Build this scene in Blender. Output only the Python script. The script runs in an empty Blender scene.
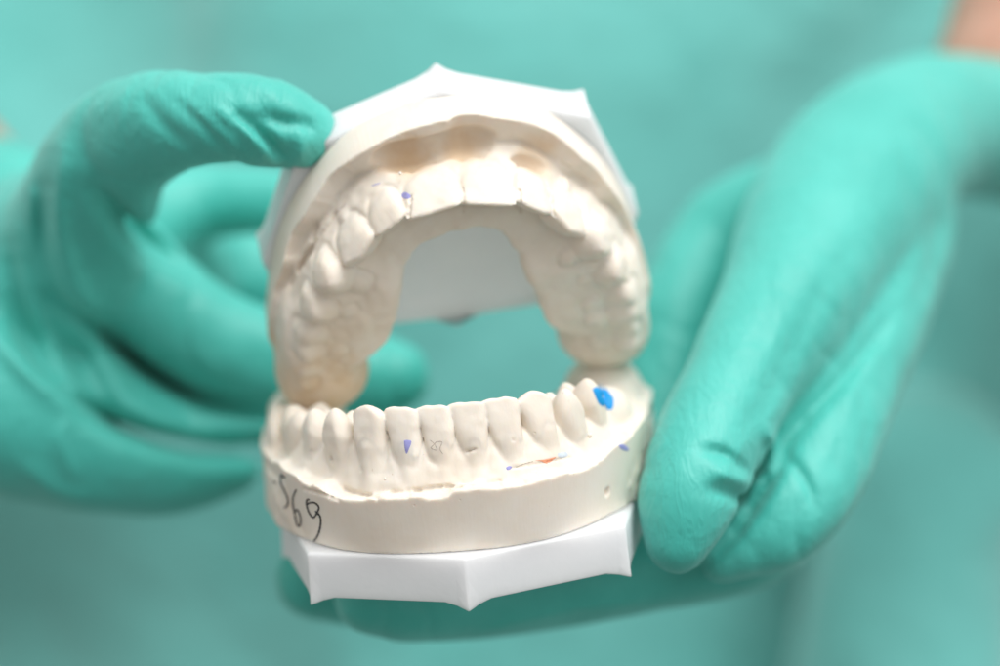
import bpy, math, random
import numpy as np
import openvdb
from mathutils import Vector, Matrix
from mathutils.bvhtree import BVHTree

# Everything is designed in centimetres and written to the scene in metres.
CM = 0.01
K = 36.0 / 85.0 / 1000.0          # width of one photo pixel at a depth of 1
rng = np.random.default_rng(7)
scene = bpy.context.scene
COL = scene.collection

def W(px, py, d):
    """photo pixel + depth (cm) -> point in cm"""
    return np.array([(px - 500.0) * K * d, d, -(py - 333.0) * K * d])

# ------------------------------------------------------------------ noise
class Noise:
    def __init__(self, seed, n=48):
        self.n = n
        self.t = np.random.default_rng(seed).random((n, n, n)).astype(np.float32) * 2 - 1
    def __call__(self, x, y, z, f=1.0):
        n = self.n
        x, y, z = np.broadcast_arrays(x * f, y * f, z * f)
        xi = np.floor(x).astype(np.int32); yi = np.floor(y).astype(np.int32); zi = np.floor(z).astype(np.int32)
        fx = (x - xi).astype(np.float32); fy = (y - yi).astype(np.float32); fz = (z - zi).astype(np.float32)
        fx = fx * fx * (3 - 2 * fx); fy = fy * fy * (3 - 2 * fy); fz = fz * fz * (3 - 2 * fz)
        x0 = xi % n; x1 = (xi + 1) % n; y0 = yi % n; y1 = (yi + 1) % n; z0 = zi % n; z1 = (zi + 1) % n
        t = self.t
        a = t[x0, y0, z0] * (1 - fx) + t[x1, y0, z0] * fx
        b = t[x0, y1, z0] * (1 - fx) + t[x1, y1, z0] * fx
        c = t[x0, y0, z1] * (1 - fx) + t[x1, y0, z1] * fx
        d = t[x0, y1, z1] * (1 - fx) + t[x1, y1, z1] * fx
        return (a * (1 - fy) + b * fy) * (1 - fz) + (c * (1 - fy) + d * fy) * fz
NZ = Noise(3); NZ2 = Noise(11)

def smin(a, b, k):
    h = np.clip(0.5 + 0.5 * (b - a) / k, 0, 1)
    return b + (a - b) * h - k * h * (1 - h)
def smax(a, b, k): return -smin(-a, -b, k)
def sstep(a, b, x):
    t = np.clip((x - a) / (b - a), 0, 1)
    return t * t * (3 - 2 * t)

# ------------------------------------------------------------------ voxel field
class Field:
    def __init__(self, lo, hi, h):
        self.lo = np.array(lo, float); self.h = h
        self.n = np.ceil((np.array(hi, float) - self.lo) / h).astype(int) + 1
        self.d = np.full(self.n, 3.0, np.float32)
        self.id = np.zeros(self.n, np.int8)
    def box(self, lo, hi):
        i0 = np.clip(np.floor((np.array(lo) - self.lo) / self.h).astype(int), 0, self.n)
        i1 = np.clip(np.ceil((np.array(hi) - self.lo) / self.h).astype(int) + 1, 0, self.n)
        sl = tuple(slice(a, b) for a, b in zip(i0, i1))
        g = [(self.lo[k] + self.h * np.arange(i0[k], i1[k])).astype(np.float32) for k in range(3)]
        return sl, g[0][:, None, None], g[1][None, :, None], g[2][None, None, :]
    def all(self): return self.box(self.lo, self.lo + self.h * self.n)
    def put(self, sl, dd, k=0.0, ident=None):
        cur = self.d[sl]
        if ident is not None:
            self.id[sl] = np.where(dd < cur, ident, self.id[sl])
        self.d[sl] = smin(cur, dd, k) if k > 0 else np.minimum(cur, dd)
    def blob(self, c, r, k=0.0, ident=None, rot=None, cut=False):
        """ellipsoid: centre, radii (3), optional 3x3 rotation whose rows are its axes"""
        c = np.array(c, float); r = np.array(r, float) * np.ones(3)
        m = float(r.max()) + k + 3 * self.h
        sl, X, Y, Z = self.box(c - m, c + m)
        if 0 in self.d[sl].shape: return
        x, y, z = X - c[0], Y - c[1], Z - c[2]
        if rot is not None:
            x, y, z = [rot[i][0] * x + rot[i][1] * y + rot[i][2] * z for i in range(3)]
        q0 = np.sqrt((x / r[0]) ** 2 + (y / r[1]) ** 2 + (z / r[2]) ** 2)
        q1 = np.sqrt((x / r[0] ** 2) ** 2 + (y / r[1] ** 2) ** 2 + (z / r[2] ** 2) ** 2) + 1e-6
        dd = (q0 * (q0 - 1) / q1).astype(np.float32)
        if cut: self.d[sl] = smax(self.d[sl], -dd, k if k > 0 else 1e-4)
        else: self.put(sl, dd, k, ident)
    def tube(self, pts, rad, k=0.0, ident=None, sub=6, cut=False):
        """a smooth tapering tube through pts (catmull-rom) with radii rad"""
        P, R = catmull(pts, rad, sub)
        lo = (P - R[:, None]).min(0) - k - 3 * self.h; hi = (P + R[:, None]).max(0) + k + 3 * self.h
        sl, X, Y, Z = self.box(lo, hi)
        if 0 in self.d[sl].shape: return
        out = np.full(self.d[sl].shape, 1e3, np.float32)
        for i in range(len(P) - 1):
            a, b = P[i], P[i + 1]; ra, rb = R[i], R[i + 1]
            # only the neighbourhood of this segment
            l2 = np.minimum(a - ra, b - rb) - k - 6 * self.h; h2 = np.maximum(a + ra, b + rb) + k + 6 * self.h
            ss, x, y, z = self.box(np.maximum(l2, lo), np.minimum(h2, hi))
            loc = tuple(slice(s.start - t.start, s.stop - t.start) for s, t in zip(ss, sl))
            ab = b - a; L = max(float(ab @ ab), 1e-9)
            t = np.clip(((x - a[0]) * ab[0] + (y - a[1]) * ab[1] + (z - a[2]) * ab[2]) / L, 0, 1)
            dd = np.sqrt((x - a[0] - t * ab[0]) ** 2 + (y - a[1] - t * ab[1]) ** 2 + (z - a[2] - t * ab[2]) ** 2) - (ra + (rb - ra) * t)
            out[loc] = np.minimum(out[loc], dd.astype(np.float32))
        if cut: self.d[sl] = smax(self.d[sl], -out, k if k > 0 else 1e-4)
        else: self.put(sl, out, k, ident)
    def blur(self, n=1):
        for _ in range(n):
            for ax in range(3):
                d = self.d; e = d.copy()
                a = [slice(None)] * 3; b = [slice(None)] * 3; c = [slice(None)] * 3
                a[ax] = slice(1, -1); b[ax] = slice(0, -2); c[ax] = slice(2, None)
                e[tuple(a)] = 0.5 * d[tuple(a)] + 0.25 * d[tuple(b)] + 0.25 * d[tuple(c)]
                self.d = e
    def mesh(self):
        """-> verts (n,3) in cm, list of quads"""
        big = np.clip(self.d, -1.0, 1.0)
        g = openvdb.FloatGrid(1.0); g.copyFromArray(big)
        g.transform = openvdb.createLinearTransform(voxelSize=1.0)
        v, q = g.convertToQuads(isovalue=0.0)
        idx = np.clip(np.rint(v).astype(int), 0, self.n - 1)
        ids = self.id[idx[:, 0], idx[:, 1], idx[:, 2]]
        return v * self.h + self.lo, q[:, ::-1] if FLIP else q, ids
FLIP = False

def catmull(pts, rad, sub=6):
    P = np.array(pts, float); R = np.array(rad, float) * np.ones(len(P))
    D = np.column_stack([P, R])
    E = np.vstack([2 * D[0] - D[1], D, 2 * D[-1] - D[-2]])
    out = []
    for i in range(1, len(E) - 2):
        p0, p1, p2, p3 = E[i - 1], E[i], E[i + 1], E[i + 2]
        for t in np.arange(sub) / sub:
            out.append(0.5 * ((2 * p1) + (-p0 + p2) * t + (2 * p0 - 5 * p1 + 4 * p2 - p3) * t ** 2 + (-p0 + 3 * p1 - 3 * p2 + p3) * t ** 3))
    out.append(E[-2])
    out = np.array(out)
    return out[:, :3], np.maximum(out[:, 3], 0.02)

# ------------------------------------------------------------------ objects
def link(name, me, mat, parent=None):
    o = bpy.data.objects.new(name, me); COL.objects.link(o)
    if mat is not None: me.materials.append(mat)
    if parent is not None: o.parent = parent
    return o
def make(name, v, f, mat, parent=None, smooth=True, normals=None, cm=True):
    me = bpy.data.meshes.new(name)
    v = np.asarray(v, float) * (CM if cm else 1)
    if isinstance(f, np.ndarray):
        n, c = f.shape
        me.vertices.add(len(v)); me.vertices.foreach_set("co", v.astype(np.float32).ravel())
        me.loops.add(n * c); me.loops.foreach_set("vertex_index", f.astype(np.int32).ravel())
        me.polygons.add(n); me.polygons.foreach_set("loop_start", (np.arange(n) * c).astype(np.int32))
        me.update(calc_edges=True); me.validate()
    else:
        me.from_pydata([tuple(p) for p in v], [], [tuple(p) for p in f]); me.update()
    if smooth: me.shade_smooth()
    if normals is not None: me.normals_split_custom_set_from_vertices(normals.tolist())
    return link(name, me, mat, parent)
def empty(name, loc=(0, 0, 0), label=None, cat=None, group=None, M=None):
    o = bpy.data.objects.new(name, None); COL.objects.link(o)
    o.empty_display_size = 0.01
    if M is not None: o.matrix_world = M
    else: o.location = Vector(loc) * CM
    if label: o["label"] = label
    if cat: o["category"] = cat
    if group: o["group"] = group
    return o
def vnormals(v, q):
    n = np.zeros_like(v)
    a, b, c, d = v[q[:, 0]], v[q[:, 1]], v[q[:, 2]], v[q[:, 3]]
    fn = np.cross(c - a, d - b)
    for i in range(4): np.add.at(n, q[:, i], fn)
    return n / (np.linalg.norm(n, axis=1, keepdims=True) + 1e-12)
def split(v, q, key):
    """pieces of a mesh by face key -> {key: (verts, quads, normals)}; all pieces keep the whole surface's normals"""
    n = vnormals(v, q); out = {}
    for k in np.unique(key):
        qq = q[key == k]; u, inv = np.unique(qq, return_inverse=True)
        out[int(k)] = (v[u], inv.reshape(qq.shape), n[u])
    return out

# ------------------------------------------------------------------ materials
def mat(name):
    m = bpy.data.materials.new(name); m.use_nodes = True
    nt = m.node_tree; b = nt.nodes["Principled BSDF"]
    return m, nt, b
def nd(nt, typ, **kw):
    n = nt.nodes.new(typ)
    for k, v in kw.items():
        if k in n.inputs: n.inputs[k].default_value = v
        else: setattr(n, k, v)
    return n
def coords(nt, sc):
    tc = nd(nt, "ShaderNodeTexCoord"); mp = nd(nt, "ShaderNodeMapping")
    mp.inputs["Scale"].default_value = (sc, sc, sc) if not isinstance(sc, tuple) else sc
    nt.links.new(tc.outputs["Object"], mp.inputs["Vector"]); return mp.outputs[0]
def noise(nt, vec, scale, detail=4, rough=0.55, dist=0.0):
    n = nd(nt, "ShaderNodeTexNoise"); n.inputs["Scale"].default_value = scale; n.inputs["Detail"].default_value = detail
    n.inputs["Roughness"].default_value = rough; n.inputs["Distortion"].default_value = dist
    nt.links.new(vec, n.inputs["Vector"]); return n.outputs["Fac"]
def ramp(nt, fac, stops):
    r = nd(nt, "ShaderNodeValToRGB"); e = r.color_ramp.elements
    while len(e) < len(stops): e.new(0.5)
    for i, (p, c) in enumerate(stops): e[i].position = p; e[i].color = (*c, 1) if len(c) == 3 else c
    nt.links.new(fac, r.inputs[0]); return r.outputs[0]
def bump(nt, b, h, strength, dist, prev=None):
    n = nd(nt, "ShaderNodeBump"); n.inputs["Strength"].default_value = strength; n.inputs["Distance"].default_value = dist
    nt.links.new(h, n.inputs["Height"])
    if prev is not None: nt.links.new(prev, n.inputs["Normal"])
    nt.links.new(n.outputs[0], b.inputs["Normal"]); return n.outputs[0]

def plaster_mat(name="dental_plaster", ochre_spots=()):
    m, nt, b = mat(name); v = coords(nt, 100.0)
    col = ramp(nt, noise(nt, v, 0.9, 5, 0.6), [(0.3, (0.80, 0.715, 0.61)), (0.55, (0.83, 0.765, 0.675)), (0.8, (0.85, 0.80, 0.73))])
    stain = ramp(nt, noise(nt, v, 0.55, 3, 0.5, 0.4), [(0.60, (0, 0, 0)), (0.78, (1, 1, 1))])
    mx = nd(nt, "ShaderNodeMix", data_type="RGBA"); mx.inputs[7].default_value = (0.70, 0.53, 0.36, 1)
    mul = nd(nt, "ShaderNodeMath", operation="MULTIPLY"); mul.inputs[1].default_value = 0.45
    nt.links.new(stain, mul.inputs[0]); nt.links.new(mul.outputs[0], mx.inputs[0]); nt.links.new(col, mx.inputs[6])
    # tiny specks
    sp = ramp(nt, noise(nt, v, 14, 2, 0.5), [(0.74, (0, 0, 0)), (0.80, (1, 1, 1))])
    mx2 = nd(nt, "ShaderNodeMix", data_type="RGBA"); mx2.inputs[7].default_value = (0.55, 0.42, 0.30, 1)
    mul2 = nd(nt, "ShaderNodeMath", operation="MULTIPLY"); mul2.inputs[1].default_value = 0.5
    nt.links.new(sp, mul2.inputs[0]); nt.links.new(mul2.outputs[0], mx2.inputs[0]); nt.links.new(mx.outputs[2], mx2.inputs[6])
    out = mx2.outputs[2]
    for c, rad, amt in ochre_spots:
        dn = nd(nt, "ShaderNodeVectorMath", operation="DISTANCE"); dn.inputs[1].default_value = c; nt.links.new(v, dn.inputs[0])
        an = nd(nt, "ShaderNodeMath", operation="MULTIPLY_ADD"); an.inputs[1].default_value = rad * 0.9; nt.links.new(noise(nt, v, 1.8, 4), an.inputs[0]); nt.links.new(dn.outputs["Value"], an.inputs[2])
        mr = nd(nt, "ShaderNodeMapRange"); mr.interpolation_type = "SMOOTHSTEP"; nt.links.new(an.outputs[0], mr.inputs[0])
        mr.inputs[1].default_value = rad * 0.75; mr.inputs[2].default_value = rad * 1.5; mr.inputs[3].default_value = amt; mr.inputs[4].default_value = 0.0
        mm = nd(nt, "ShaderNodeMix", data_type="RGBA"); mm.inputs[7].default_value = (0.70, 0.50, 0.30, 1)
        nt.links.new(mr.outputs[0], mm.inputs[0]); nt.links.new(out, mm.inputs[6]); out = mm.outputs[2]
    nt.links.new(out, b.inputs["Base Color"])
    b.inputs["Roughness"].default_value = 0.62; b.inputs["Specular IOR Level"].default_value = 0.35
    b.inputs["Subsurface Weight"].default_value = 0.35; b.inputs["Subsurface Radius"].default_value = (1.0, 0.7, 0.45); b.inputs["Subsurface Scale"].default_value = 0.0012
    n1 = bump(nt, b, noise(nt, v, 5, 6, 0.6), 0.16, 0.0003)
    vs = coords(nt, (1400.0, 1400.0, 60.0))          # fine upright trimming marks on the walls
    n2 = bump(nt, b, noise(nt, vs, 1.0, 2, 0.5), 0.22, 0.00014, n1)
    pits = nd(nt, "ShaderNodeTexVoronoi"); pits.inputs["Scale"].default_value = 2.6; nt.links.new(v, pits.inputs["Vector"])
    pr = ramp(nt, pits.outputs["Distance"], [(0.035, (0, 0, 0)), (0.06, (1, 1, 1))])
    bump(nt, b, pr, 0.5, 0.0003, n2)
    return m
def plastic_mat():
    m, nt, b = mat("white_plastic"); v = coords(nt, 100.0)
    nt.links.new(ramp(nt, noise(nt, v, 0.7, 3), [(0.3, (0.78, 0.795, 0.82)), (0.7, (0.82, 0.83, 0.85))]), b.inputs["Base Color"])
    b.inputs["Roughness"].default_value = 0.42; b.inputs["Subsurface Weight"].default_value = 0.8
    b.inputs["Subsurface Radius"].default_value = (1, 1, 1); b.inputs["Subsurface Scale"].default_value = 0.006
    bump(nt, b, noise(nt, v, 7, 4), 0.15, 0.0003)
    return m
def flat_mat(name, c, rough=0.6, var=0.15):
    m, nt, b = mat(name); v = coords(nt, 100.0)
    c = np.array(c)
    nt.links.new(ramp(nt, noise(nt, v, 9, 4), [(0.3, tuple(c * (1 - var))), (0.7, tuple(np.minimum(c * (1 + var), 1)))]), b.inputs["Base Color"])
    b.inputs["Roughness"].default_value = rough
    return m
PLASTER = plaster_mat()
# the upper cast is tinted ochre at the back ends and in the hollows over the front teeth (centre, radius in its own cm)
PLASTER_UP = plaster_mat("ochre_dental_plaster", [((2.6, 4.2, 0.9), 1.7, 0.8), ((-2.6, 4.2, 0.8), 1.2, 0.3), ((0.74, -0.25, 0.7), 0.65, 0.75), ((-0.26, -0.3, 0.72), 0.55, 0.7), ((-1.5, 0.0, 0.8), 0.5, 0.5), ((2.3, 2.6, 1.6), 0.9, 0.25)]); PLASTIC = plastic_mat()

def arch_sampler(pts):
    """arch centreline (x,y): mirrored right half -> dense polyline, arclength from the midline"""
    half = np.array(pts, float)
    full = np.vstack([half[:0:-1] * [-1, 1], half])
    P, _ = catmull(np.column_stack([full, np.zeros(len(full))]), 1.0, 14)
    P = P[:, :2]
    seg = np.linalg.norm(np.diff(P, axis=0), axis=1); s = np.concatenate([[0], np.cumsum(seg)])
    s -= np.interp(0.0, P[:, 0], s)
    T = np.gradient(P, s, axis=0); T /= np.linalg.norm(T, axis=1, keepdims=True)
    return P, s, T

def build_cast(cfg):
    h = cfg["h"]
    P, S, T = arch_sampler(cfg["arch"])
    zt = cfg["zt"]
    F = Field((-4.2, -1.9, -0.15), (4.2, 6.2, zt + 0.45), h)
    sl, X, Y, Z = F.all()
    x2 = X[:, :, 0]; y2 = Y[:, :, 0]
    shp = (x2.shape[0], y2.shape[1])
    best = np.full(shp, 1e9, np.float32); so = np.zeros(shp, np.float32); of = np.zeros(shp, np.float32)
    for i in range(len(P) - 1):
        a = P[i]; ab = P[i + 1] - P[i]; L = ab @ ab
        t = ((x2 - a[0]) * ab[0] + (y2 - a[1]) * ab[1]) / L
        t = np.clip(t, 0 if i else -50, 1 if i < len(P) - 2 else 50)
        dx = x2 - a[0] - t * ab[0]; dy = y2 - a[1] - t * ab[1]
        dd = np.sqrt(dx * dx + dy * dy)
        sg = np.where(ab[1] * dx - ab[0] * dy > 0, 1.0, -1.0)     # outside of the arch is positive
        m = dd < best
        best = np.where(m, dd, best); of = np.where(m, dd * sg, of); so = np.where(m, S[i] + t * (S[i + 1] - S[i]), so)
    s3 = so[:, :, None]; o3 = of[:, :, None]
    n1 = NZ(x2 * 1.3 + cfg["seed"], y2 * 1.3, 0 * x2 + 3.3)[:, :, None]
    # --- trimmed base block
    wt = cfg["wall_top"](s3) + 0.05 * n1 + 0.05 * NZ(s3 * 4, o3 * 2, 0 * s3 + 5.5) + 0.035 * np.sign(NZ2(s3 * 5.5, o3 * 3, 0 * s3 + 1.5)) * np.abs(NZ2(s3 * 5.5, o3 * 3, 0 * s3 + 1.5)) ** 0.4 * cfg.get('chip', 0.6)
    wo = cfg["wall_out"](s3)
    wi = cfg["wall_in"](s3)
    taper = cfg.get("taper", 0.03)
    dbase = smax(o3 - (wo - taper * Z), -(o3 + wi - cfg.get('flare', 0.0) * np.clip(1 - Z / 1.0, 0, 1)), 0.12)
    dbase = smax(dbase, Z - wt - cfg.get("ledge", 0.0) * np.clip(wo - o3, 0, 1.0), cfg.get("edge", 0.03))
    # --- alveolar ridge
    zg = cfg["gum_top"](s3)
    gh = np.clip((Z - cfg["z_mid"]) / (zg - cfg["z_mid"]), 0, 1)
    ro = cfg["ridge_out"][0] * (1 - gh) + cfg["ridge_out"][1] * gh
    ri = cfg["ridge_in"](s3) * (1 - gh ** 1.5) + (cfg['rtop'](s3) if 'rtop' in cfg else 0.42) * gh ** 1.5
    molar = sstep(2.0, 3.6, np.abs(s3))
    ro = ro + 0.22 * molar; ri = ri + 0.12 * molar
    ri = ri - cfg.get('flare', 0.0) * np.clip(1 - Z / 1.1, 0, 1)
    dr = smax(o3 - ro, -(o3 + ri), 0.2)
    dr = smax(dr, Z - zg, 0.22)
    # wavy alveolar surface
    dr = dr + 0.05 * NZ2(X * 2.1, Y * 2.1, Z * 2.1) + 0.02 * NZ(X * 6, Y * 6, Z * 6)
    # --- ends
    send = cfg["s_end"]
    ec = np.abs(s3) - send - 0.25 * (1 - (Z / zt)) + 0.12 * n1
    d = smin(dbase, dr, cfg.get("kbase", 0.05))
    for c, r in cfg.get("scoops", []):
        q = np.sqrt(((X - c[0]) / r[0]) ** 2 + ((Y - c[1]) / r[1]) ** 2 + ((Z - c[2]) / r[2]) ** 2)
        d = smax(d, -(q - 1) * min(r), 0.05)
    d = smax(d, ec, 0.35)
    d = np.maximum(d, -Z)
    F.d[:] = d
    # --- retromolar pads and free lumps of plaster
    for e in cfg.get("lumps", []):
        if e[0] == "px": F.blob(cfg["A"].T @ (W(*e[1]) - cfg["O"]), e[2], e[3])
        else: F.blob(*e)
    # --- teeth
    s = cfg["s0"]
    teeth = cfg["teeth"]
    centers = []
    for side in (1, -1):
        s = cfg["s0"]
        for i, t in enumerate(teeth):
            centers.append((side, i, side * (s + t["W"] / 2) + cfg.get("ds", 0.0)))
            s += t["W"] * t.get("gap", 1.0)
    TF = np.full(F.d.shape, 5.0, np.float32); TI = np.zeros(F.d.shape, np.int8)
    for j, (side, i, sc) in enumerate(centers):
        t = dict(teeth[i]); t.update(cfg.get("over", {}).get((side, i), {}))
        if t.get("skip"): continue
        c = np.array([np.interp(sc, S, P[:, 0]), np.interp(sc, S, P[:, 1])])
        tg = np.array([np.interp(sc, S, T[:, 0]), np.interp(sc, S, T[:, 1])]); tg /= np.linalg.norm(tg)
        ang = math.radians(t.get("rot", 0.0)); ca, sa = math.cos(ang), math.sin(ang)
        tg = np.array([ca * tg[0] - sa * tg[1], sa * tg[0] + ca * tg[1]])
        nn = np.array([tg[1], -tg[0]])
        c = c + nn * t.get("out", 0.0)
        Wd, H, zt_i = t["W"] * 1.0, t["H"], zt + t.get("dz", 0.0) - cfg.get("slope", 0.0) * max(c[1], 0)
        m0 = 1.3
        ss, x, y, z = F.box((c[0] - m0, c[1] - m0, zt_i - H * 1.9), (c[0] + m0, c[1] + m0, zt_i + 0.3))
        u = (x - c[0]) * tg[0] + (y - c[1]) * tg[1]; l = (x - c[0]) * nn[0] + (y - c[1]) * nn[1]
        hh = zt_i - z
        u = u + t.get("lean", 0.0) * hh; l = l + t.get("tip", 0.0) * hh
        tt = np.clip(hh / H, 0, 1.8)
        nz = NZ(x * 3.1 + j, y * 3.1, z * 3.1) * 0.018 + NZ2(x * 8 + j, y * 8, z * 8) * 0.007
        ty = t["type"]
        if ty in "ic":
            wm = Wd * (0.55 - t.get('tap', 0.20) * np.clip(tt - 0.25, 0, 1.05) ** 1.3)
            lb = 0.10 + 0.17 * np.sin(np.clip(tt, 0, 1.2) * math.pi * 0.62) * t.get("bulge", 1.0)
            ll = -(0.06 + 0.36 * np.clip(tt, 0, 1.1) ** 0.9) - 0.08 * molar_zero(u)
            top = -hh + t.get("round", 0.15) * np.abs(u / (Wd * 0.5)) ** 4 * 0.12 + (0.42 * np.sqrt(u * u + 0.004) if ty == "c" else 0)
            top = top + t.get('mam', 0.005) * np.cos(u / Wd * 2 * math.pi * 2.5) * (ty == "i")
            top = top + t.get('thin', 0.3) * np.clip(0.05 - l, 0, 1)
            p = 3.0
        else:
            bl = t["BL"]
            wm = Wd * (0.535 - 0.14 * np.clip(tt - 0.2, 0, 1.1) ** 1.3)
            lb = bl * (0.40 + 0.13 * np.sin(np.clip(tt, 0, 1.2) * math.pi * 0.7)); ll = -lb
            tops = None
            for cu, cl, ch in t["cusps"]:
                e = ch - t.get('steep', 1.5) * ((u / Wd - cu) ** 2 + (l / bl - cl) ** 2) ** 0.85
                tops = e if tops is None else smax(tops, e, 0.04)
            top = -hh - tops
            p = 3.2
        lb = lb + 0.0 * u; cc = (lb + ll) / 2; wl = (lb - ll) / 2
        q = (np.abs(u / wm) ** p + np.abs((l - cc) / wl) ** p) ** (1 / p)
        dl = (q - 1) * np.minimum(wm, wl)
        dd = smax(dl, top, 0.05 if ty in "ic" else 0.12)
        dd = smax(dd, hh - H * 1.55, 0.3) + nz
        dd = dd.astype(np.float32)
        a = TF[ss]; mm = dd < a
        TI[ss] = np.where(mm, j + 1, TI[ss]); TF[ss] = smin(a, dd, 0.012)
        # root swelling under the crown
        rl = t.get("root", 0.0)
        if rl > 0:
            base = np.array([c[0], c[1]]) + nn * (0.10 - t.get("tip", 0) * H) - tg * (t.get("lean", 0) * H)
            b2 = base + nn * (t.get("rout", 0.12)) - tg * (t.get("lean", 0) * rl)
            F.tube([(base[0], base[1], zt_i - H * 0.75), ((base[0] + b2[0]) / 2, (base[1] + b2[1]) / 2, zt_i - H - rl * 0.45), (b2[0], b2[1], zt_i - H - rl)],
                   [t.get("rr", 0.27), t.get("rr", 0.27) * 0.95, t.get("rr", 0.27) * 0.75], k=0.10, sub=4)
    gum = F.d
    F.id[:] = np.where(TF < gum - 0.015, TI, 0)
    gum = gum + cfg.get('trench', 0.03) * np.exp(-(np.maximum(TF, 0) / 0.045) ** 2)
    F.d = smin(gum, TF, cfg.get("kgum", 0.07)).astype(np.float32)
    # casting beads and bubbles
    for c, r in cfg.get("beads", []): F.blob(c, r, 0.02)
    pl = list(cfg.get("pits", []))
    for line, rad in cfg.get("cuts", []):                    # thin carved cracks
        Q, _ = catmull([(a, b, 0) for a, b in line], 1.0, 26)
        pl += [("px", p[0], p[1], rad * (0.7 + 0.5 * abs(math.sin(n * 1.7)))) for n, p in enumerate(Q)]
    hits = []
    for e in pl:
        if e[0] != "px": hits.append((np.array(e[0]), e[1])); continue
        for dd in np.arange(38.0, 46.0, 0.02):
            p = cfg["A"].T @ (W(e[1], e[2], dd) - cfg["O"]); ii = np.rint((p - F.lo) / F.h).astype(int)
            if (ii >= 0).all() and (ii < F.n).all() and F.d[tuple(ii)] < 0:
                hits.append((p, e[3])); break
    for p, r0 in hits: F.blob(p, r0, 0.01, cut=True)
    return F, centers

def molar_zero(u): return 0 * u

def place(F, M, name, label, cat, group, nteeth, pm=None):
    v, q, ids = F.mesh()
    root = empty(name, label=label, cat=cat, group=group, M=M)
    # the id of a face: that of most of its corners
    k = ids[q]; key = np.where((k[:, 0] == k[:, 1]) | (k[:, 0] == k[:, 2]), k[:, 0], np.where(k[:, 1] == k[:, 2], k[:, 1], k[:, 3]))
    parts = {}
    for kk, (pv, pq, pn) in split(v, q, key).items():
        if kk and len(pq) < 60: continue
        nm = "plaster_base" if kk == 0 else "tooth"
        parts[kk] = make(nm, pv, pq, pm or PLASTER, root, normals=pn)
    return root, parts, v, q

def frame(pos, pitch, roll, flip, yaw=0.0):
    """local frame of a cast (local y = towards the back teeth, z = biting direction)"""
    if not flip:
        y = np.array([0, math.cos(pitch), math.sin(pitch)]); z = np.array([0, -math.sin(pitch), math.cos(pitch)])
    else:                                       # pitch: how far the biting side turns from the camera down
        z = np.array([0, -math.cos(pitch), -math.sin(pitch)]); y = np.array([0, math.sin(pitch), -math.cos(pitch)])
    x = np.cross(y, z)
    x, y = math.cos(yaw) * x - math.sin(yaw) * y, math.cos(yaw) * y + math.sin(yaw) * x
    c, s = math.cos(roll), math.sin(roll)
    R = np.array([[c, 0, -s], [0, 1, 0], [s, 0, c]])      # about the view axis
    A = np.column_stack([R @ x, R @ y, R @ z])
    return A, np.array(pos)

def plate(root, tip, pts, th, zoff=-0.004, rear_notch=True):
    """moulded base plate: outline pts (x,y) corners; sharp ribs flare out at every corner"""
    n = len(pts); C = np.array(pts, float); cen = C.mean(0)
    top, mid, bot, low = [], [], [], []
    ring = []
    for i in range(n):
        p, a, b = C[i], C[i - 1], C[(i + 1) % n]
        da = (a - p) / np.linalg.norm(a - p); db = (b - p) / np.linalg.norm(b - p)
        o = (p - cen) / np.linalg.norm(p - cen)
        w = 0.42
        k1 = 5
        ring.append(("s", p + da * w * 1.0, o)); ring.append(("m", p + da * w * 0.45, o)); ring.append(("c", p, o)); ring.append(("m", p + db * w * 0.45, o)); ring.append(("s", p + db * w, o))
        L = np.linalg.norm(b - p)
        for f in (0.3, 0.5, 0.7): ring.append(("e", p + (b - p) * f, o))
    levels = [0.0, -0.03, -0.45 * th, -0.8 * th, -th]
    V = []
    for li, z in enumerate(levels):
        f = -z / th
        for kind, p, o in ring:
            q = p.copy(); zz = z
            out = {"c": 0.03 * f + 0.02 * f ** 4, "m": 0.0, "s": 0.0, "e": 0.0}[kind]
            if li == 0: q = q - o * 0.04
            q = q + o * out
            if kind == "c": zz -= 0.14 * f ** 3
            if kind == "m": zz -= 0.065 * f ** 3
            V.append((q[0], q[1], zz + zoff))
    m = len(ring); Fc = []
    for li in range(len(levels) - 1):
        for i in range(m):
            j = (i + 1) % m
            Fc.append((li * m + i, li * m + j, (li + 1) * m + j, (li + 1) * m + i))
    Fc.append(tuple(range(m))[::-1])
    # underside: rim and recess
    base = (len(levels) - 1) * m
    for kind, p, o in ring:
        q = p - o * 0.22; V.append((q[0], q[1], -th + zoff))
    r1 = len(levels) * m
    for kind, p, o in ring:
        q = p - o * 0.25; V.append((q[0], q[1], -th + 0.35 + zoff))
    r2 = r1 + m
    for i in range(m):
        j = (i + 1) % m
        Fc.append((base + i, base + j, r1 + j, r1 + i)); Fc.append((r1 + i, r1 + j, r2 + j, r2 + i))
    Fc.append(tuple(r2 + i for i in range(m)))
    o = make("base_plate", V, Fc, PLASTIC, root, smooth=False)
    import bmesh
    bm = bmesh.new(); bm.from_mesh(o.data); bmesh.ops.recalc_face_normals(bm, faces=bm.faces); bm.to_mesh(o.data); bm.free()
    bv = o.modifiers.new("edges", "BEVEL"); bv.width = 0.00035; bv.segments = 2; bv.limit_method = "ANGLE"; bv.angle_limit = math.radians(25)
    return o

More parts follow.
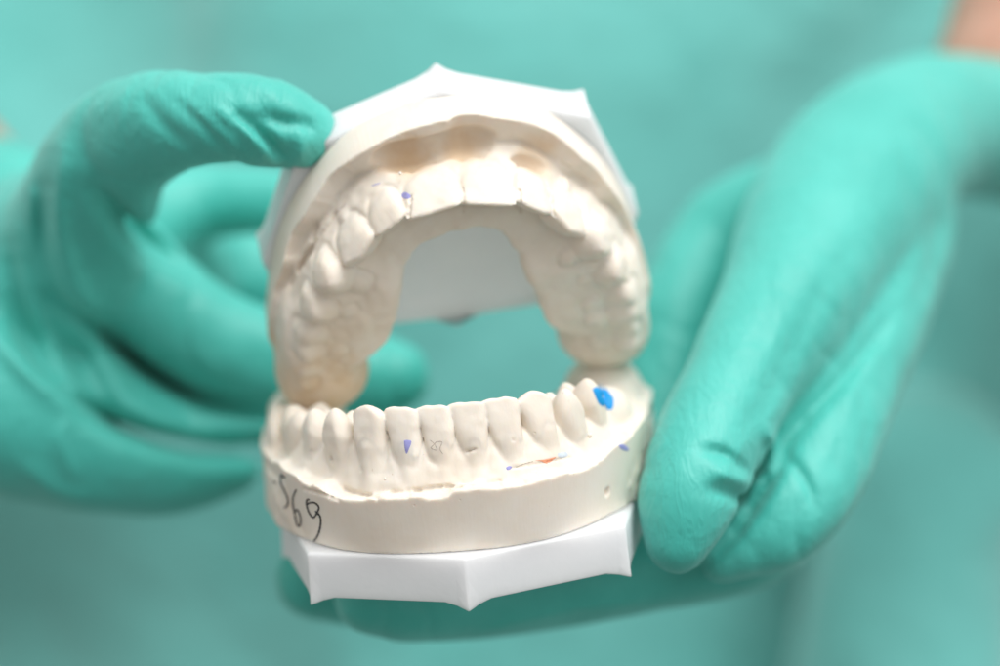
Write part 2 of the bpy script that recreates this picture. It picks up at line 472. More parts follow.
# ---------------- lower cast
def wt_lower(s):
    return 1.03 + 0.05 * np.sin(s * 1.7 + 0.6) + 0.26 * sstep(1.2, 3.4, s) + 0.16 * sstep(1.6, 3.2, -s) + 0.03 * np.sin(s * 5.3)
INC = lambda W_, H, **k: dict(type="i", W=W_, H=H, **k)
def CAN(W_, H, **k): return dict(type="c", W=W_, H=H, **k)
def PRE(W_, H, BL, **k): return dict(type="p", W=W_, H=H, BL=BL, cusps=[(0, 0.24, 0.0), (0.0, -0.24, -0.10)], **k)
def MOL(W_, H, BL, **k): return dict(type="m", W=W_, H=H, BL=BL, cusps=[(-0.24, 0.24, 0.0), (0.24, 0.24, -0.03), (-0.24, -0.24, -0.04), (0.24, -0.24, -0.06)], **k)
lower = dict(chip=1.0, seed=0.0, slope=0.09, h=0.03, zt=2.42, s0=0.0, ds=0.0,
    arch=[(0, 0.0), (0.57, 0.03), (1.15, 0.2), (1.68, 0.6), (2.12, 1.2), (2.45, 1.9), (2.68, 2.7), (2.82, 3.7), (2.88, 4.6), (2.88, 5.6)],
    wall_top=wt_lower,
    wall_out=lambda s: 0.66 + 0.03 * np.sin(s * 2.2) + 0.05 * np.exp(-(s / 1.6) ** 2), taper=-0.12,
    wall_in=lambda s: 0.95 + 0.2 * sstep(2, 4, np.abs(s)), edge=0.025, ledge=0.05,
    gum_top=lambda s: 1.88 - 0.3 * sstep(3.0, 4.5, np.abs(s)) - 0.09 * np.clip(np.abs(s) - 1.5, 0, 4), z_mid=0.9,
    ridge_out=(0.58, 0.13), ridge_in=lambda s: 0.75 + 0 * s, s_end=6.3, kbase=0.03, kgum=0.05, trench=0.03,
    teeth=[INC(0.545, 0.95, lean=-0.13, tip=-0.06, rot=-9, root=0.35, rr=0.16, tap=0.20), INC(0.57, 0.95, lean=-0.15, tip=-0.06, rot=-10, root=0.35, rr=0.17, dz=0.01, tap=0.20),
           CAN(0.64, 1.0, lean=-0.14, tip=-0.06, rot=-8, root=0.5, rr=0.22, dz=0.07, bulge=1.15, tap=0.19), PRE(0.68, 0.9, 0.75, root=0.5, rr=0.26, dz=0.0, rout=0.06, lean=-0.06),
           PRE(0.70, 0.85, 0.82, root=0.45, rr=0.28, dz=-0.05, rout=0.06), MOL(1.02, 0.75, 0.98, dz=-0.12, root=0.3, rr=0.34, rout=0.06), MOL(0.98, 0.65, 0.92, dz=-0.22)],
    over={(1, 2): dict(W=0.60), (1, 5): dict(skip=True), (1, 6): dict(skip=True), (-1, 2): dict(dz=0.08), (1, 3): dict(W=0.66, lean=-0.16), (1, 4): dict(W=0.62, lean=-0.2, dz=0.06)},
    lumps=[("px", (603, 396, 44.8), (0.78, 1.15, 0.80), 0.3), ("px", (609, 414, 42.4), (0.42, 0.6, 0.5), 0.12), ("px", (306, 408, 44.8), (0.72, 1.0, 0.45), 0.3),
           ("px", (628, 425, 43.4), (0.30, 1.0, 0.5), 0.25), ("px", (600, 432, 42.4), (0.30, 0.5, 0.5), 0.2), ("px", (280, 430, 43.6), (0.25, 1.0, 0.5), 0.25)],
    beads=[((-1.18, -0.52, 1.32), 0.035), ((-0.2, -0.66, 1.16), 0.04), ((2.35, 0.55, 1.5), 0.05)],
    pits=[("px", 331, 459, 0.055), ("px", 361, 469, 0.05), ("px", 311, 451, 0.04), ("px", 607, 492, 0.09), ("px", 513, 440, 0.03)], cuts=[([(384, 494), (400, 491.5), (420, 490), (440, 487), (462, 487), (486, 483), (500, 481)], 0.04), ([(343, 489), (360, 494), (378, 497)], 0.04), ([(303, 489), (322, 494), (338, 500)], 0.03), ([(512, 468), (535, 464), (556, 460), (572, 457)], 0.022), ([(466, 452), (476, 449)], 0.02)])

LA, LP = frame((0, 0, 0), math.radians(11.0), math.radians(5.0), False)
L_inc = W(449, 402.5, 40.0)
LO = L_inc - LA @ np.array([0, 0, 2.42])
lower["A"], lower["O"] = LA, LO
def to_M(A, O):
    M = Matrix.Identity(4)
    for i in range(3):
        for j in range(3): M[i][j] = A[i][j]
        M[i][3] = O[i] * CM
    return M
F, _ = build_cast(lower)
lower_root, lower_parts, lv, lq = place(F, to_M(LA, LO), "lower_dental_cast", "cream plaster cast of the lower teeth with handwritten number, standing upright on its white plate", "dental cast", "plaster dental casts", 14)
PL = [(0.04, -1.08), (2.82, 0.06), (3.36, 3.1), (2.9, 5.6), (0, 5.9), (-2.9, 5.6), (-3.36, 3.1), (-2.66, 0.06)]
plate(lower_root, None, PL, 0.80)

def UPR(W_, H, BL, **k): return dict(type="p", W=W_, H=H, BL=BL, steep=0.9, out=-0.10, cusps=[(0, 0.36, 0.06), (0.0, -0.22, -0.16)], **k)
def UMO(W_, H, BL, **k): return dict(type="m", W=W_, H=H, BL=BL, steep=0.9, out=-0.08, cusps=[(-0.24, 0.34, 0.05), (0.24, 0.34, 0.03), (-0.22, -0.24, -0.09), (0.24, -0.24, -0.10)], **k)
# ---------------- upper cast (local x runs from the photo's right to its left)
upper = dict(seed=9.0, flare=0.5, slope=0.0, h=0.03, zt=2.1, s0=0.0, ds=0.0,
    arch=[(0, 0.0), (0.45, 0.02), (1.2, 0.25), (1.8, 0.78), (2.22, 1.4), (2.5, 2.1), (2.7, 3.0), (2.8, 3.8), (2.82, 5.4)],
    wall_top=lambda s: 0.72 + 0.05 * np.sin(s * 2.1) + 0.10 * sstep(1.0, 3.0, np.abs(s)) + 0.03 * np.sin(s * 6.1),
    wall_out=lambda s: 0.80 + 0.16 * np.exp(-(s / 1.5) ** 2), wall_in=lambda s: 0.9 + 0.2 * sstep(0.5, 3.0, np.abs(s)) - 0.6 * sstep(3.7, 4.9, np.abs(s)) , edge=0.03, ledge=-0.25,
    gum_top=lambda s: 1.66 + 0.20 * sstep(1.9, 2.7, np.abs(s)) - 0.08 * sstep(3.5, 4.8, np.abs(s)), z_mid=0.65,
    ridge_out=(0.36, 0.17), ridge_in=lambda s: 0.92 + 0.22 * sstep(0.3, 3.0, np.abs(s)) - 0.5 * sstep(3.9, 5.0, np.abs(s)), rtop=lambda s: 0.84 + 0.34 * sstep(0.3, 3.0, np.abs(s)) - 0.5 * sstep(4.1, 5.2, np.abs(s)), s_end=4.95, kbase=0.05, kgum=0.03, trench=0.035,
    teeth=[INC(0.92, 0.85, mam=0.0, tip=0.0, tap=0.07, bulge=1.05, thin=1.4, round=0.2), INC(0.68, 0.78, mam=0.0, dz=-0.05, tap=0.10, round=0.5, thin=1.4), CAN(0.80, 0.88, dz=0.06, tap=0.12, thin=1.0, root=0.35, rr=0.17, bulge=1.25),
           UPR(0.70, 0.72, 1.05, dz=0.0, root=0.22, rr=0.17), UPR(0.70, 0.7, 1.05, dz=-0.04, root=0.2, rr=0.17),
           UMO(0.92, 0.65, 1.12, dz=-0.10, root=0.12, rr=0.2), UMO(0.78, 0.6, 1.05, dz=-0.16)],
    over={(1, 5): dict(dz=-0.2), (1, 6): dict(dz=-0.3), (-1, 6): dict(dz=-0.26), (1, 1): dict(rot=8), (-1, 1): dict(rot=-5)},
    lumps=[((2.65, 4.1, 1.0), (0.85, 0.75, 0.8), 0.3), ((-2.6, 4.0, 1.0), (0.85, 0.7, 0.75), 0.3), ((3.06, 3.4, 0.9), (0.36, 1.2, 0.8), 0.35), ((-3.04, 3.4, 0.9), (0.34, 1.2, 0.75), 0.35)],
    scoops=[((0.76, -0.33, 0.70), (0.64, 0.30, 0.38)), ((-0.34, -0.40, 0.70), (0.52, 0.27, 0.38)), ((0.2, -0.42, 0.66), (0.6, 0.26, 0.34)), ((-1.35, -0.26, 0.82), (0.55, 0.14, 0.14)), ((-1.5, 0.0, 0.9), (0.5, 0.28, 0.16)), ((2.75, 1.2, 0.95), (0.2, 0.8, 0.12))],
    beads=[((0.95, -0.30, 1.2), 0.04)], pits=[("px", 490, 221, 0.03)], cuts=[([(343, 205), (325, 228), (306, 258), (290, 286)], 0.045), ([(560, 160), (585, 180), (597, 186)], 0.03), ([(318, 226), (312, 240)], 0.05), ([(462, 188), (463, 200), (464, 213)], 0.032), ([(519, 190), (520, 200), (521, 212)], 0.026), ([(551, 196), (552, 206), (554, 216)], 0.024), ([(411, 196), (410, 206), (409, 217)], 0.024)])
UA, _ = frame((0, 0, 0), math.radians(41.0), math.radians(14.0), True, math.radians(8.5))
U_inc = W(463, 211, 40.4)
UO = U_inc - UA @ np.array([0, 0, 2.1])
upper["A"], upper["O"] = UA, UO
F, _ = build_cast(upper)
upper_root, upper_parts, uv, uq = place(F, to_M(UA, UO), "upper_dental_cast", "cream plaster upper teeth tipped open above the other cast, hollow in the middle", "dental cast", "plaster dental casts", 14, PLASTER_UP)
PU = [(0, -1.06), (2.62, -0.12), (3.5, 2.2), (3.0, 4.05), (0.45, 4.12), (0.0, 4.35), (-0.45, 4.12), (-3.0, 4.05), (-3.5, 2.2), (-2.62, -0.12)]
plate(upper_root, None, PU, 0.70)
# ------------------------------------------------------------------ ink, pencil and wax on the plaster
class Skin:
    def __init__(self, v, q, A, O):
        self.A, self.O = A, O
        self.t = BVHTree.FromPolygons((v @ A.T + O).tolist(), q.tolist())
    def hit(self, px, py, lift=0.006):
        d = Vector(W(px, py, 40.0)).normalized()
        p, n, _, _ = self.t.ray_cast(Vector((0, 0, 0)), d)
        if p is None: return None
        if n.dot(d) > 0: n = -n
        return np.array(p + n * lift), np.array(n)
    def local(self, p): return self.A.T @ (p - self.O)
def stroke(sk, root, name, lines, w, mat_, lift=0.006):
    """pen lines lying on the surface, one mesh"""
    V, Fc = [], []
    for pts in lines:
        ww = w
        P, _ = catmull([(a, b, 0) for a, b in pts], 1.0, 8) if len(pts) > 2 else (np.array([(a, b, 0) for a, b in pts], float), 0)
        if len(pts) == 2: P = P[0] + (P[1] - P[0]) * np.linspace(0, 1, 8)[:, None]
        prev = None
        for i in range(len(P)):
            t = P[min(i + 1, len(P) - 1)] - P[max(i - 1, 0)]; t = t[:2] / (np.linalg.norm(t[:2]) + 1e-9)
            nn = np.array([-t[1], t[0]]) * ww * 0.5 * (0.8 + 0.3 * math.sin(i * 1.3 + len(V)))
            h = [sk.hit(P[i][0] + nn[0] * f, P[i][1] + nn[1] * f, lift) for f in (-1, 0, 1)]
            if any(x is None for x in h): prev = None; continue
            b = len(V); V += [sk.local(x[0]) for x in h]
            if prev is not None:
                for k in (0, 1): Fc.append((prev + k, prev + k + 1, b + k + 1, b + k))
            prev = b
    return make(name, V, Fc, mat_, root) if Fc else None
def patch(sk, root, name, poly, mat_, lift=0.008, thick=0.0, step=0.6):
    """a daub lying on the surface inside a px polygon"""
    C = np.mean(poly, axis=0); V, Fc = [], []
    P, _ = catmull([(a, b, 0) for a, b in list(poly) + [poly[0]]], 1.0, 3); P = P[:-1, :2]
    n = len(P); R = 4; idx = []
    for r_ in range(R + 1):
        for i in range(n):
            f = 1 - r_ / R
            q = C + (P[i] - C) * f
            h = sk.hit(q[0], q[1], lift + thick * (1 - f ** 4) if r_ else 0.0)
            if h is None: return None
            V.append(sk.local(h[0]))
    for r_ in range(R):
        for i in range(n):
            j = (i + 1) % n
            Fc.append((r_ * n + i, r_ * n + j, (r_ + 1) * n + j, (r_ + 1) * n + i))
    return make(name, V, Fc, mat_, root)
INK = flat_mat("black_ink", (0.012, 0.011, 0.012), 0.35); INKF = flat_mat("faded_ink", (0.10, 0.09, 0.09), 0.5)
BLUE = flat_mat("blue_wax", (0.0, 0.30, 0.70), 0.6, 0.06); VIOLET = flat_mat("violet_pencil", (0.33, 0.33, 0.66), 0.7)
LBLUE = flat_mat("pale_blue_pencil", (0.58, 0.65, 0.72), 0.7); ORANGE = flat_mat("orange_pencil", (0.78, 0.34, 0.20), 0.7); GRAPH = flat_mat("pencil_grey", (0.45, 0.38, 0.32), 0.8)
SL = Skin(lv, lq, LA, LO); SU = Skin(uv, uq, UA, UO)
c1 = lambda L: [(262 + a / 6.66, 455 + b / 6.66) for a, b in L]
num = empty("handwritten_number"); num.parent = lower_root
stroke(SL, num, "pen_stroke", [c1([(75, 175), (96, 190)])], 2.0, INKF)
stroke(SL, num, "pen_stroke", [c1([(128, 125), (140, 140), (158, 150)]), c1([(130, 130), (126, 185), (150, 235), (172, 290), (172, 330), (148, 354)])], 2.0, INK)
stroke(SL, num, "pen_stroke", [c1([(230, 228), (208, 280), (206, 325), (216, 380), (232, 455), (247, 476), (259, 445), (252, 395), (233, 362), (218, 385)])], 1.9, INK)
stroke(SL, num, "pen_stroke", [c1([(318, 296), (300, 300), (298, 335), (318, 390), (345, 416), (370, 380), (379, 345), (352, 318), (318, 318), (300, 332)]), c1([(356, 372), (388, 410), (390, 470), (372, 535), (346, 574)])], 2.1, INK)
bs = patch(SL, lower_root, "blue_wax_spot", [(592, 389), (597, 386.5), (605, 387.5), (610, 393), (614, 399), (613, 408), (609, 410), (600, 405), (596, 398)], BLUE, 0.010, 0.012)
patch(SL, lower_root, "blue_pencil_mark", [(404, 440.5), (408, 440), (411.5, 441.5), (409.5, 448), (406.5, 454), (404.5, 448)], VIOLET)
patch(SL, lower_root, "violet_pencil_mark", [(506, 467.5), (509, 466), (512, 467), (510, 469.5), (507, 470)], VIOLET)
patch(SL, lower_root, "violet_pencil_mark", [(618, 445), (623, 444), (629, 449), (627, 451), (621, 449)], VIOLET)
patch(SL, lower_root, "orange_pencil_mark", [(535, 460.5), (545, 459.5), (556, 457), (553, 460), (547, 463.5), (541, 461.5)], ORANGE)
patch(SL, lower_root, "pale_blue_pencil_mark", [(558, 453), (566, 452), (568, 456), (562, 458), (558, 457)], LBLUE)
stroke(SL, lower_root, "grey_pencil_scribble", [[(430, 440), (434, 444), (431, 448), (437, 450), (435, 443), (442, 442), (440, 449), (443, 454)], [(516, 467), (524, 464), (533, 461.5)], [(466, 452), (472, 450), (475, 449)]], 0.7, GRAPH)
patch(SU, upper_root, "violet_pencil_mark", [(401.5, 194), (405, 192), (410.5, 195), (410, 198.5), (405, 199), (402, 197)], VIOLET)
stroke(SU, upper_root, "violet_pencil_mark", [[(372, 186), (376, 184.5), (380, 183.5)]], 1.0, VIOLET)
# ------------------------------------------------------------------ the person holding the casts
def glove_mat():
    m, nt, b = mat("teal_nitrile"); v = coords(nt, 100.0)
    nt.links.new(ramp(nt, noise(nt, v, 0.5, 3), [(0.3, (0.040, 0.46, 0.39)), (0.7, (0.065, 0.53, 0.455))]), b.inputs["Base Color"])
    b.inputs["Roughness"].default_value = 0.5; b.inputs["Specular IOR Level"].default_value = 0.6
    b.inputs["Subsurface Weight"].default_value = 0.15; b.inputs["Subsurface Radius"].default_value = (0.3, 1.0, 0.8); b.inputs["Subsurface Scale"].default_value = 0.003
    b.inputs["Sheen Weight"].default_value = 0.22; b.inputs["Sheen Roughness"].default_value = 0.6; b.inputs["Sheen Tint"].default_value = (0.8, 1.0, 0.97, 1)
    n1 = bump(nt, b, noise(nt, v, 1.6, 3, 0.5, 0.6), 0.5, 0.0008)
    fine = nd(nt, "ShaderNodeMapping"); fine.inputs["Rotation"].default_value = (0.3, 0.5, 0.8); fine.inputs["Scale"].default_value = (2.2, 0.7, 0.7); nt.links.new(v, fine.inputs["Vector"])
    rg = ramp(nt, noise(nt, fine.outputs[0], 1.5, 2, 0.5, 1.2), [(0.40, (0, 0, 0)), (0.5, (1, 1, 1)), (0.60, (0, 0, 0))])
    n2 = bump(nt, b, rg, 0.12, 0.0010, n1)
    bump(nt, b, noise(nt, v, 40, 3, 0.6), 0.12, 0.0001, n2)
    return m
def cloth_mat():
    m, nt, b = mat("teal_scrub_cotton"); v = coords(nt, 100.0)
    nt.links.new(ramp(nt, noise(nt, v, 0.15, 4), [(0.3, (0.15, 0.57, 0.525)), (0.7, (0.20, 0.63, 0.585))]), b.inputs["Base Color"])
    b.inputs["Roughness"].default_value = 0.85; b.inputs["Sheen Weight"].default_value = 0.55; b.inputs["Sheen Roughness"].default_value = 0.5
    wv = nd(nt, "ShaderNodeTexWave"); wv.inputs["Scale"].default_value = 12; wv.inputs["Distortion"].default_value = 1.0; nt.links.new(v, wv.inputs["Vector"])
    n1 = bump(nt, b, wv.outputs["Fac"], 0.2, 0.0003)
    bump(nt, b, noise(nt, v, 0.35, 3), 0.6, 0.006, n1)
    return m
def skin_mat():
    m, nt, b = mat("skin"); v = coords(nt, 100.0)
    nt.links.new(ramp(nt, noise(nt, v, 1.2, 4), [(0.3, (0.50, 0.27, 0.19)), (0.7, (0.58, 0.34, 0.25))]), b.inputs["Base Color"])
    b.inputs["Roughness"].default_value = 0.5; b.inputs["Subsurface Weight"].default_value = 0.3
    b.inputs["Subsurface Radius"].default_value = (1, 0.4, 0.25); b.inputs["Subsurface Scale"].default_value = 0.004
    return m
GLOVE = glove_mat(); CLOTH = cloth_mat(); SKIN = skin_mat()

def chain(F, pts, k=0.35, **kw):
    P = [W(p[0], p[1], p[2]) for p in pts]; R = [p[3] * K * p[2] for p in pts]
    F.tube(P, R, k, **kw)

def pix(X, Y, Z):
    return 500 + X / (K * Y), 333 - Z / (K * Y)

def creases(F, lines, dmax):
    """long soft folds of the rubber: (points, depth cm, half width px, dmax); positive = valley, negative = ridge"""
    for pts, dep, wd, dlim in lines:
        P = np.array(pts, float); P3, R = catmull(np.column_stack([P, np.zeros(len(P))]), 1.0, 5)
        P = P3[:, :2]; m = wd * 3
        for dd in [0]:
            lo = np.array([W(P[:, 0].min() - m, 0, dlim)[0], 38, W(0, P[:, 1].max() + m, dlim)[2]])
            hi = np.array([W(P[:, 0].max() + m, 0, dlim)[0], dlim, W(0, P[:, 1].min() - m, dlim)[2]])
            lo2 = np.minimum(lo, [W(P[:, 0].min() - m, 0, 39)[0], 38, W(0, P[:, 1].max() + m, 39)[2]])
            hi2 = np.maximum(hi, [W(P[:, 0].max() + m, 0, 39)[0], dlim, W(0, P[:, 1].min() - m, 39)[2]])
        sl, X, Y, Z = F.box(lo2, hi2)
        if 0 in F.d[sl].shape: continue
        U, V = pix(X, Y, Z)
        U, V = np.broadcast_arrays(U, V)
        best = np.full(U.shape, 1e6, np.float32); tt = np.zeros(U.shape, np.float32)
        for i in range(len(P) - 1):
            a, ab = P[i], P[i + 1] - P[i]; L = ab @ ab + 1e-9
            t = np.clip(((U - a[0]) * ab[0] + (V - a[1]) * ab[1]) / L, 0, 1)
            q = (U - a[0] - t * ab[0]) ** 2 + (V - a[1] - t * ab[1]) ** 2
            mk = q < best; best = np.where(mk, q, best); tt = np.where(mk, (i + t) / (len(P) - 1), tt)
        fade = np.sin(np.clip(tt, 0.02, 0.98) * math.pi) ** 0.5
        wgt = np.exp(-best / (wd * wd)) * fade * sstep(dlim, dlim - 0.6, np.broadcast_to(Y, U.shape))
        F.d[sl] = F.d[sl] + (dep * wgt).astype(np.float32)

def crinkle(F, X, Y, Z):
    """thin wandering creases where the rubber is slack"""
    for f, amp, wd, o in ((0.55, 0.05, 0.10, 0.0), (1.1, 0.03, 0.14, 7.0)):
        a = NZ(X * f * 1.3 + o, Y * f, Z * f * 0.8 + 0.6 * X * f)
        w = sstep(-0.1, 0.5, NZ2(X * 0.35 + o, Y * 0.35, Z * 0.35))
        F.d += (amp * np.exp(-(a / wd) ** 2) * w).astype(np.float32)

person = empty("person", (0, 75, 0), "person in a pale teal scrub top and teal rubber gloves holding the two plaster casts", "person")
Minv = Matrix.Translation(-Vector((0, 75, 0)) * CM)
def world_child(o):
    o.parent = person; o.matrix_parent_inverse = Matrix.Translation(-Vector((0, 75, 0)) * CM); return o

# glove on the photo's left: thumb on top of the plate, four fingers curled round behind
F = Field((-14.0, 39.5, -7.2), (-0.8, 54.5, 6.6), 0.075)
chain(F, [(302, 133, 42.0, 37), (262, 121, 41.9, 47), (212, 118, 42.0, 48), (160, 124, 42.6, 54), (112, 152, 43.8, 60), (85, 215, 45.3, 70), (60, 290, 46.6, 85)], 0.3)
chain(F, [(60, 250, 46.8, 85), (125, 292, 47.2, 70), (190, 335, 47.4, 60), (250, 358, 47.6, 54), (320, 374, 48.0, 48), (370, 378, 48.2, 44), (396, 377, 48.2, 36)], 0.25)
chain(F, [(60, 270, 48.5, 85), (140, 225, 49.5, 54), (200, 203, 49.8, 40), (250, 199, 49.6, 36), (310, 204, 49.3, 34)], 0.15)
chain(F, [(30, 300, 47.0, 90), (105, 370, 47.3, 62), (180, 408, 47.6, 52), (255, 412, 47.9, 44), (320, 415, 48.2, 40), (350, 418, 48.3, 36)], 0.12)
chain(F, [(-40, 380, 46.6, 110), (40, 415, 46.3, 88), (110, 448, 46.4, 66), (170, 466, 46.8, 50), (225, 462, 47.4, 38)], 0.12)
chain(F, [(262, 285, 54, 62), (190, 270, 53.5, 72), (80, 280, 50.5, 110), (-20, 275, 49.5, 110), (-90, 262, 50.5, 100), (-150, 240, 52.0, 92)], 0.8)
chain(F, [(10, 225, 48.5, 78), (-30, 215, 50.5, 84), (-90, 205, 52, 88)], 0.6)
F.blur(3)
creases(F, [
    ([(100, 190), (135, 232), (170, 258), (205, 268)], 0.5, 13, 47.5),
    ([(55, 300), (110, 340), (150, 372), (205, 400), (280, 415)], 0.55, 12, 48.5),
    ([(70, 395), (120, 425), (190, 447), (275, 452)], 0.5, 12, 48.5),
    ([(62, 150), (58, 230), (90, 320), (120, 380)], -0.25, 12, 48),
    ([(45, 190), (40, 260), (60, 330), (100, 395), (120, 420)], 0.34, 11, 48),
    ([(10, 250), (25, 330), (60, 385)], 0.34, 12, 48),
    ([(-10, 330), (30, 375), (75, 410)], -0.2, 10, 48),
    ([(62, 300), (112, 341), (152, 373), (207, 402), (282, 416)], 0.35, 5, 48.5),
    ([(76, 398), (122, 426), (190, 447), (275, 453)], 0.40, 5, 48.5),
    ([(105, 192), (136, 230), (160, 250), (178, 262)], 0.35, 5, 47.5),
    ([(170, 258), (205, 272), (240, 290), (280, 306)], -0.08, 8, 47.5),
    ([(30, 180), (36, 250), (62, 330), (110, 410)], -0.14, 6, 48),
    ([(215, 108), (245, 128), (272, 158)], -0.16, 6, 43.5),
    ([(228, 112), (262, 135), (285, 160)], 0.26, 7, 43.5),
    ([(250, 116), (285, 122), (318, 128)], 0.15, 7, 43.5),
    ([(296, 128), (302, 150), (290, 168)], -0.10, 7, 43.5),
    ([(140, 95), (165, 125), (190, 145)], 0.07, 7, 44), ([(172, 98), (200, 122), (232, 160)], 0.06, 5, 43.5), ([(180, 96), (212, 124), (240, 152)], -0.05, 4, 43.5),
    ([(100, 110), (85, 150), (100, 190)], 0.05, 12, 46),
    ([(70, 420), (60, 440), (75, 480)], -0.07, 7, 47), ([(20, 460), (60, 495), (120, 500)], -0.08, 10, 47),
    ], 0)
sl, X, Y, Z = F.all()
crinkle(F, X, Y, Z)
F.d += 0.05 * NZ(X * 0.55, Y * 0.55, Z * 0.9) + 0.02 * NZ2(X * 1.4, Y * 1.4, Z * 1.4)
v, q, _ = F.mesh()
gl1 = world_child(make("glove", v, q, GLOVE)); gl1["label"] = "teal glove gripping the upper cast with its thumb on top"

# glove on the photo's right: thumb down in front, fingers passing under the plate
F = Field((-5.2, 38.8, -15.2), (14.2, 57.5, 7.6), 0.08)
chain(F, [(679, 539, 41.4, 37), (689, 497, 41.6, 50), (710, 440, 42.3, 54), (746, 372, 43.4, 57), (790, 300, 45.0, 70), (828, 230, 47.0, 86), (868, 172, 49.0, 88), (925, 128, 51.5, 76), (985, 128, 53.4, 70), (1022, 140, 54.6, 66)], 0.3)
chain(F, [(722, 556, 43.0, 28), (772, 528, 43.1, 44), (808, 482, 43.6, 53), (826, 435, 44.3, 55), (845, 380, 45.4, 56), (868, 300, 47.0, 62), (880, 230, 48.8, 66)], 0.18)
chain(F, [(868, 240, 48.8, 78), (838, 330, 47.0, 74), (806, 400, 45.3, 60), (782, 450, 44.4, 46)], 0.6)
chain(F, [(800, 210, 49.8, 62), (722, 240, 50.2, 52), (680, 315, 49.5, 48), (664, 400, 48.8, 44), (655, 470, 48.2, 42)], 0.3)
chain(F, [(790, 500, 44.8, 50), (748, 540, 44.8, 50), (680, 560, 44.8, 48), (580, 578, 44.6, 48), (480, 590, 44.2, 48), (410, 597, 43.6, 46), (372, 598, 43.2, 38)], 0.12)
chain(F, [(800, 460, 47.5, 52), (735, 530, 47.6, 48), (640, 545, 47.4, 46), (540, 557, 47.0, 46), (420, 575, 46.5, 46), (350, 582, 46.0, 44), (314, 580, 45.6, 38)], 0.10)
chain(F, [(795, 430, 49.8, 50), (720, 500, 49.8, 44), (600, 520, 49.6, 42), (500, 530, 49.4, 40), (400, 545, 49.2, 38), (360, 548, 49.0, 32)], 0.10)
F.blur(3)
creases(F, [
    ([(895, 310), (850, 370), (800, 425), (775, 460)], 0.20, 7, 47),
    ([(788, 455), (765, 490), (735, 535), (700, 570)], 0.20, 6, 45),
    ([(785, 455), (805, 480), (815, 510)], 0.12, 5, 45),
    ([(845, 250), (800, 330), (765, 400), (745, 455)], 0.08, 12, 48),
    ([(700, 450), (725, 455), (748, 472)], 0.15, 6, 44), ([(705, 490), (728, 492), (742, 500)], 0.16, 7, 44),
    ([(765, 425), (775, 450), (770, 475)], -0.1, 5, 45), ([(712, 470), (735, 478), (752, 484)], -0.08, 6, 44),
    ([(780, 400), (740, 450), (715, 480)], -0.05, 8, 44.5),
    ([(940, 210), (935, 250), (905, 330)], 0.08, 9, 50),
    ([(870, 350), (850, 400), (832, 450)], -0.04, 7, 46), ([(835, 400), (840, 440), (830, 480)], 0.03, 5, 46),
    ([(800, 560), (795, 530), (800, 500)], 0.06, 5, 44.5), ([(640, 600), (560, 612), (480, 632)], -0.06, 5, 45.5),
    ([(385, 590), (390, 615), (380, 640)], 0.06, 6, 45), ([(420, 600), (432, 620), (428, 640)], 0.05, 5, 45),
    ], 0)
sl, X, Y, Z = F.all()
crinkle(F, X, Y, Z)
F.d += 0.05 * NZ(X * 0.5 + 4, Y * 0.5, Z * 0.5) + 0.02 * NZ2(X * 1.3, Y * 1.3, Z * 1.3)
v, q, _ = F.mesh()
gl2 = world_child(make("glove", v, q, GLOVE)); gl2["label"] = "teal glove under the lower cast with its thumb pointing down"

# body: torso, neck stump, arms down to the wrists (one skin), then the scrub top over it
SH = {-1: [(-17, 74, 24), (-24, 70, 8), (-27, 66, -7)], 1: [(17, 74, 24), (25, 71, 12), (28, 68, 1)]}
WR = {-1: [W(-190, 185, 56), W(-62, 188, 53.5)], 1: [W(1130, 20, 58), W(1022, 100, 54.8)]}
F = Field((-40, 48, -55), (40, 92, 42), 0.5)
F.tube([(0, 80, -50), (0, 79, -25), (0, 79, 0), (0, 78, 20)], [9.5, 8.0, 8.6, 8], 1.0)
F.blob((0, 78.5, 5), (15, 8.5, 25), 3.0); F.blob((0, 80, -35), (15, 7.5, 18), 3.0)
F.tube([(-15, 76, 25), (15, 76, 25)], [5, 5], 4); F.tube([(0, 77, 26), (0, 76, 38)], [6, 5.6], 3)
for s in (-1, 1):
    F.tube([SH[s][0], SH[s][1], SH[s][2]], [5.2, 4.8, 4.0], 1.5)
    F.tube([SH[s][2], WR[s][0], WR[s][1]], [4.2, 3.0, 2.0 if s < 0 else 2.3], 0.6)
v, q, _ = F.mesh()
body = world_child(make("body", v, q, SKIN))
F = Field((-42, 54, -56), (42, 94, 36), 0.36)
F.tube([(0, 77, -50), (0, 77, -25), (0, 76.5, 0), (0, 76, 18)], [11.5, 11.0, 11.4, 11], 1.0)
F.blob((0, 76.5, 9), (24, 13.0, 24), 3.0); F.blob((0, 77.5, -30), (23, 11.0, 30), 4.0)
F.tube([(-16, 76, 26), (16, 76, 26)], [6, 6], 4)
for s in (-1, 1):
    P0 = np.array(SH[s][0]); P1 = np.array(SH[s][1]); P2 = np.array(SH[s][2])
    F.tube([P0, P1, P1 * 0.3 + P2 * 0.7], [7.0, 6.8, 6.6], 1.2)
F.tube([(0, 70, 36), (0, 64, 28)], [6.5, 4.0], 1.0, cut=True)
def groove(pts, r, k=1.2, cut=True): F.tube([W(a, b, c) for a, b, c in pts], r, k, cut=cut)
groove([(985, -40, 63), (915, 40, 63), (835, 110, 63.2), (790, 190, 63.8)], [2.4, 2.0, 1.5, 0.6])
groove([(0, -140, 64), (-10, 40, 64), (-60, 170, 64)], [5.6, 5.2, 3.8], 3.0)
groove([(1020, 440, 63.5), (930, 470, 63.3), (850, 500, 63.2)], [0.9, 0.7, 0.3])
groove([(930, 480, 64.5), (910, 600, 64.8), (900, 760, 65)], [3.0, 3.4, 3.6], 2.0, cut=False)
groove([(180, 540, 63.0), (176, 700, 63.0)], [0.35, 0.45], 0.4)
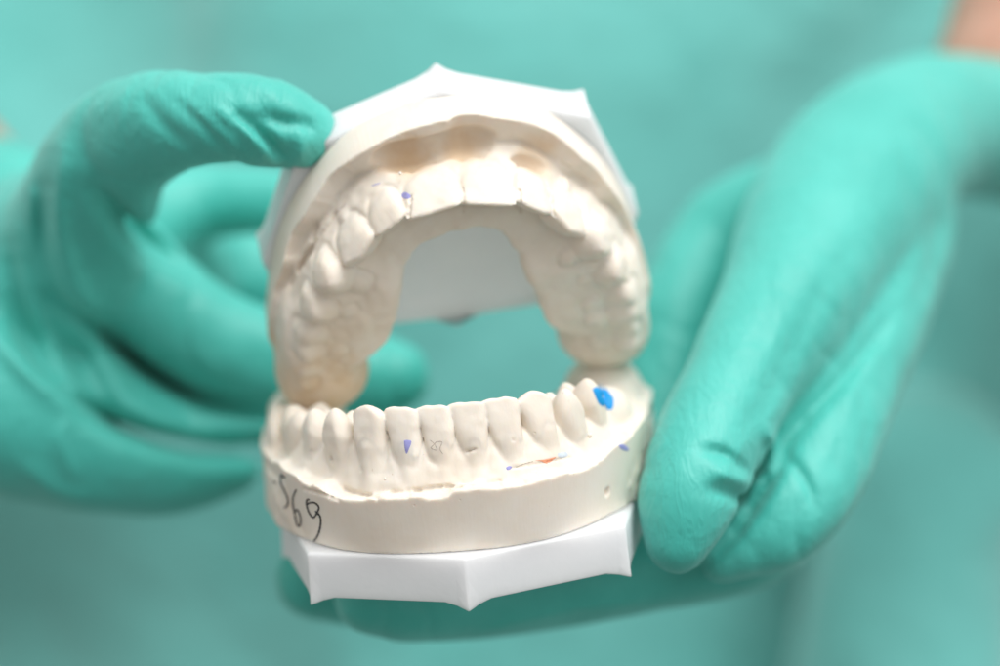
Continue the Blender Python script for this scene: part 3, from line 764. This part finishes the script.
groove([(1030, 480, 63.4), (940, 515, 63), (860, 560, 63.4)], [0.9, 0.9, 0.5], cut=False)
sl, X, Y, Z = F.all()
F.d += 0.75 * NZ(X * 0.09 + 2, Y * 0.08, Z * 0.05) + 0.40 * NZ2(X * 0.22, Y * 0.2, Z * 0.12)
v, q, _ = F.mesh()
top = world_child(make("scrub_top", v, q, CLOTH))
# ------------------------------------------------------------------ camera, light, view
cam_d = bpy.data.cameras.new("camera"); cam = bpy.data.objects.new("camera", cam_d); COL.objects.link(cam)
cam_d.lens = 85; cam_d.sensor_width = 36; cam_d.clip_start = 0.02; cam_d.clip_end = 50
cam.location = (0, 0, 0); cam.rotation_euler = (math.radians(90), 0, 0)
cam_d.dof.use_dof = True; cam_d.dof.focus_distance = 0.400; cam_d.dof.aperture_fstop = 4.7
scene.camera = cam
w = bpy.data.worlds.new("World"); scene.world = w; w.use_nodes = True
w.node_tree.nodes["Background"].inputs[0].default_value = (0.93, 0.97, 1.0, 1); w.node_tree.nodes["Background"].inputs[1].default_value = 1.0
wn = w.node_tree; tc = nd(wn, "ShaderNodeTexCoord"); sx = nd(wn, "ShaderNodeSeparateXYZ"); wn.links.new(tc.outputs["Generated"], sx.inputs[0])
mr = nd(wn, "ShaderNodeMapRange"); mr.inputs[1].default_value = -0.7; mr.inputs[2].default_value = 0.8; wn.links.new(sx.outputs[2], mr.inputs[0])
wn.links.new(ramp(wn, mr.outputs[0], [(0.0, (0.22, 0.215, 0.205)), (0.45, (0.48, 0.47, 0.45)), (1.0, (1.0, 0.985, 0.96))]), wn.nodes["Background"].inputs[0])
def area(name, loc, target, size, power, col):
    d = bpy.data.lights.new(name, "AREA"); d.shape = "RECTANGLE"; d.size, d.size_y = size; d.energy = power; d.color = col
    o = bpy.data.objects.new(name, d); COL.objects.link(o); o.location = Vector(loc)
    o.rotation_euler = (Vector(target) - Vector(loc)).to_track_quat("-Z", "Y").to_euler(); return o
area("ceiling_lamp", (0.35, -0.3, 1.25), (0, 0.45, 0), (1.1, 0.8), 21, (0.99, 0.99, 1.0))
area("window_lamp", (1.0, -0.6, 0.45), (0, 0.5, 0), (0.9, 0.9), 4, (0.97, 0.99, 1.0))
scene.view_settings.view_transform = "Standard"; scene.view_settings.look = "None"
scene.view_settings.exposure = -0.08; scene.view_settings.gamma = 1.0
scene.render.engine = "CYCLES"; scene.cycles.use_denoising = True
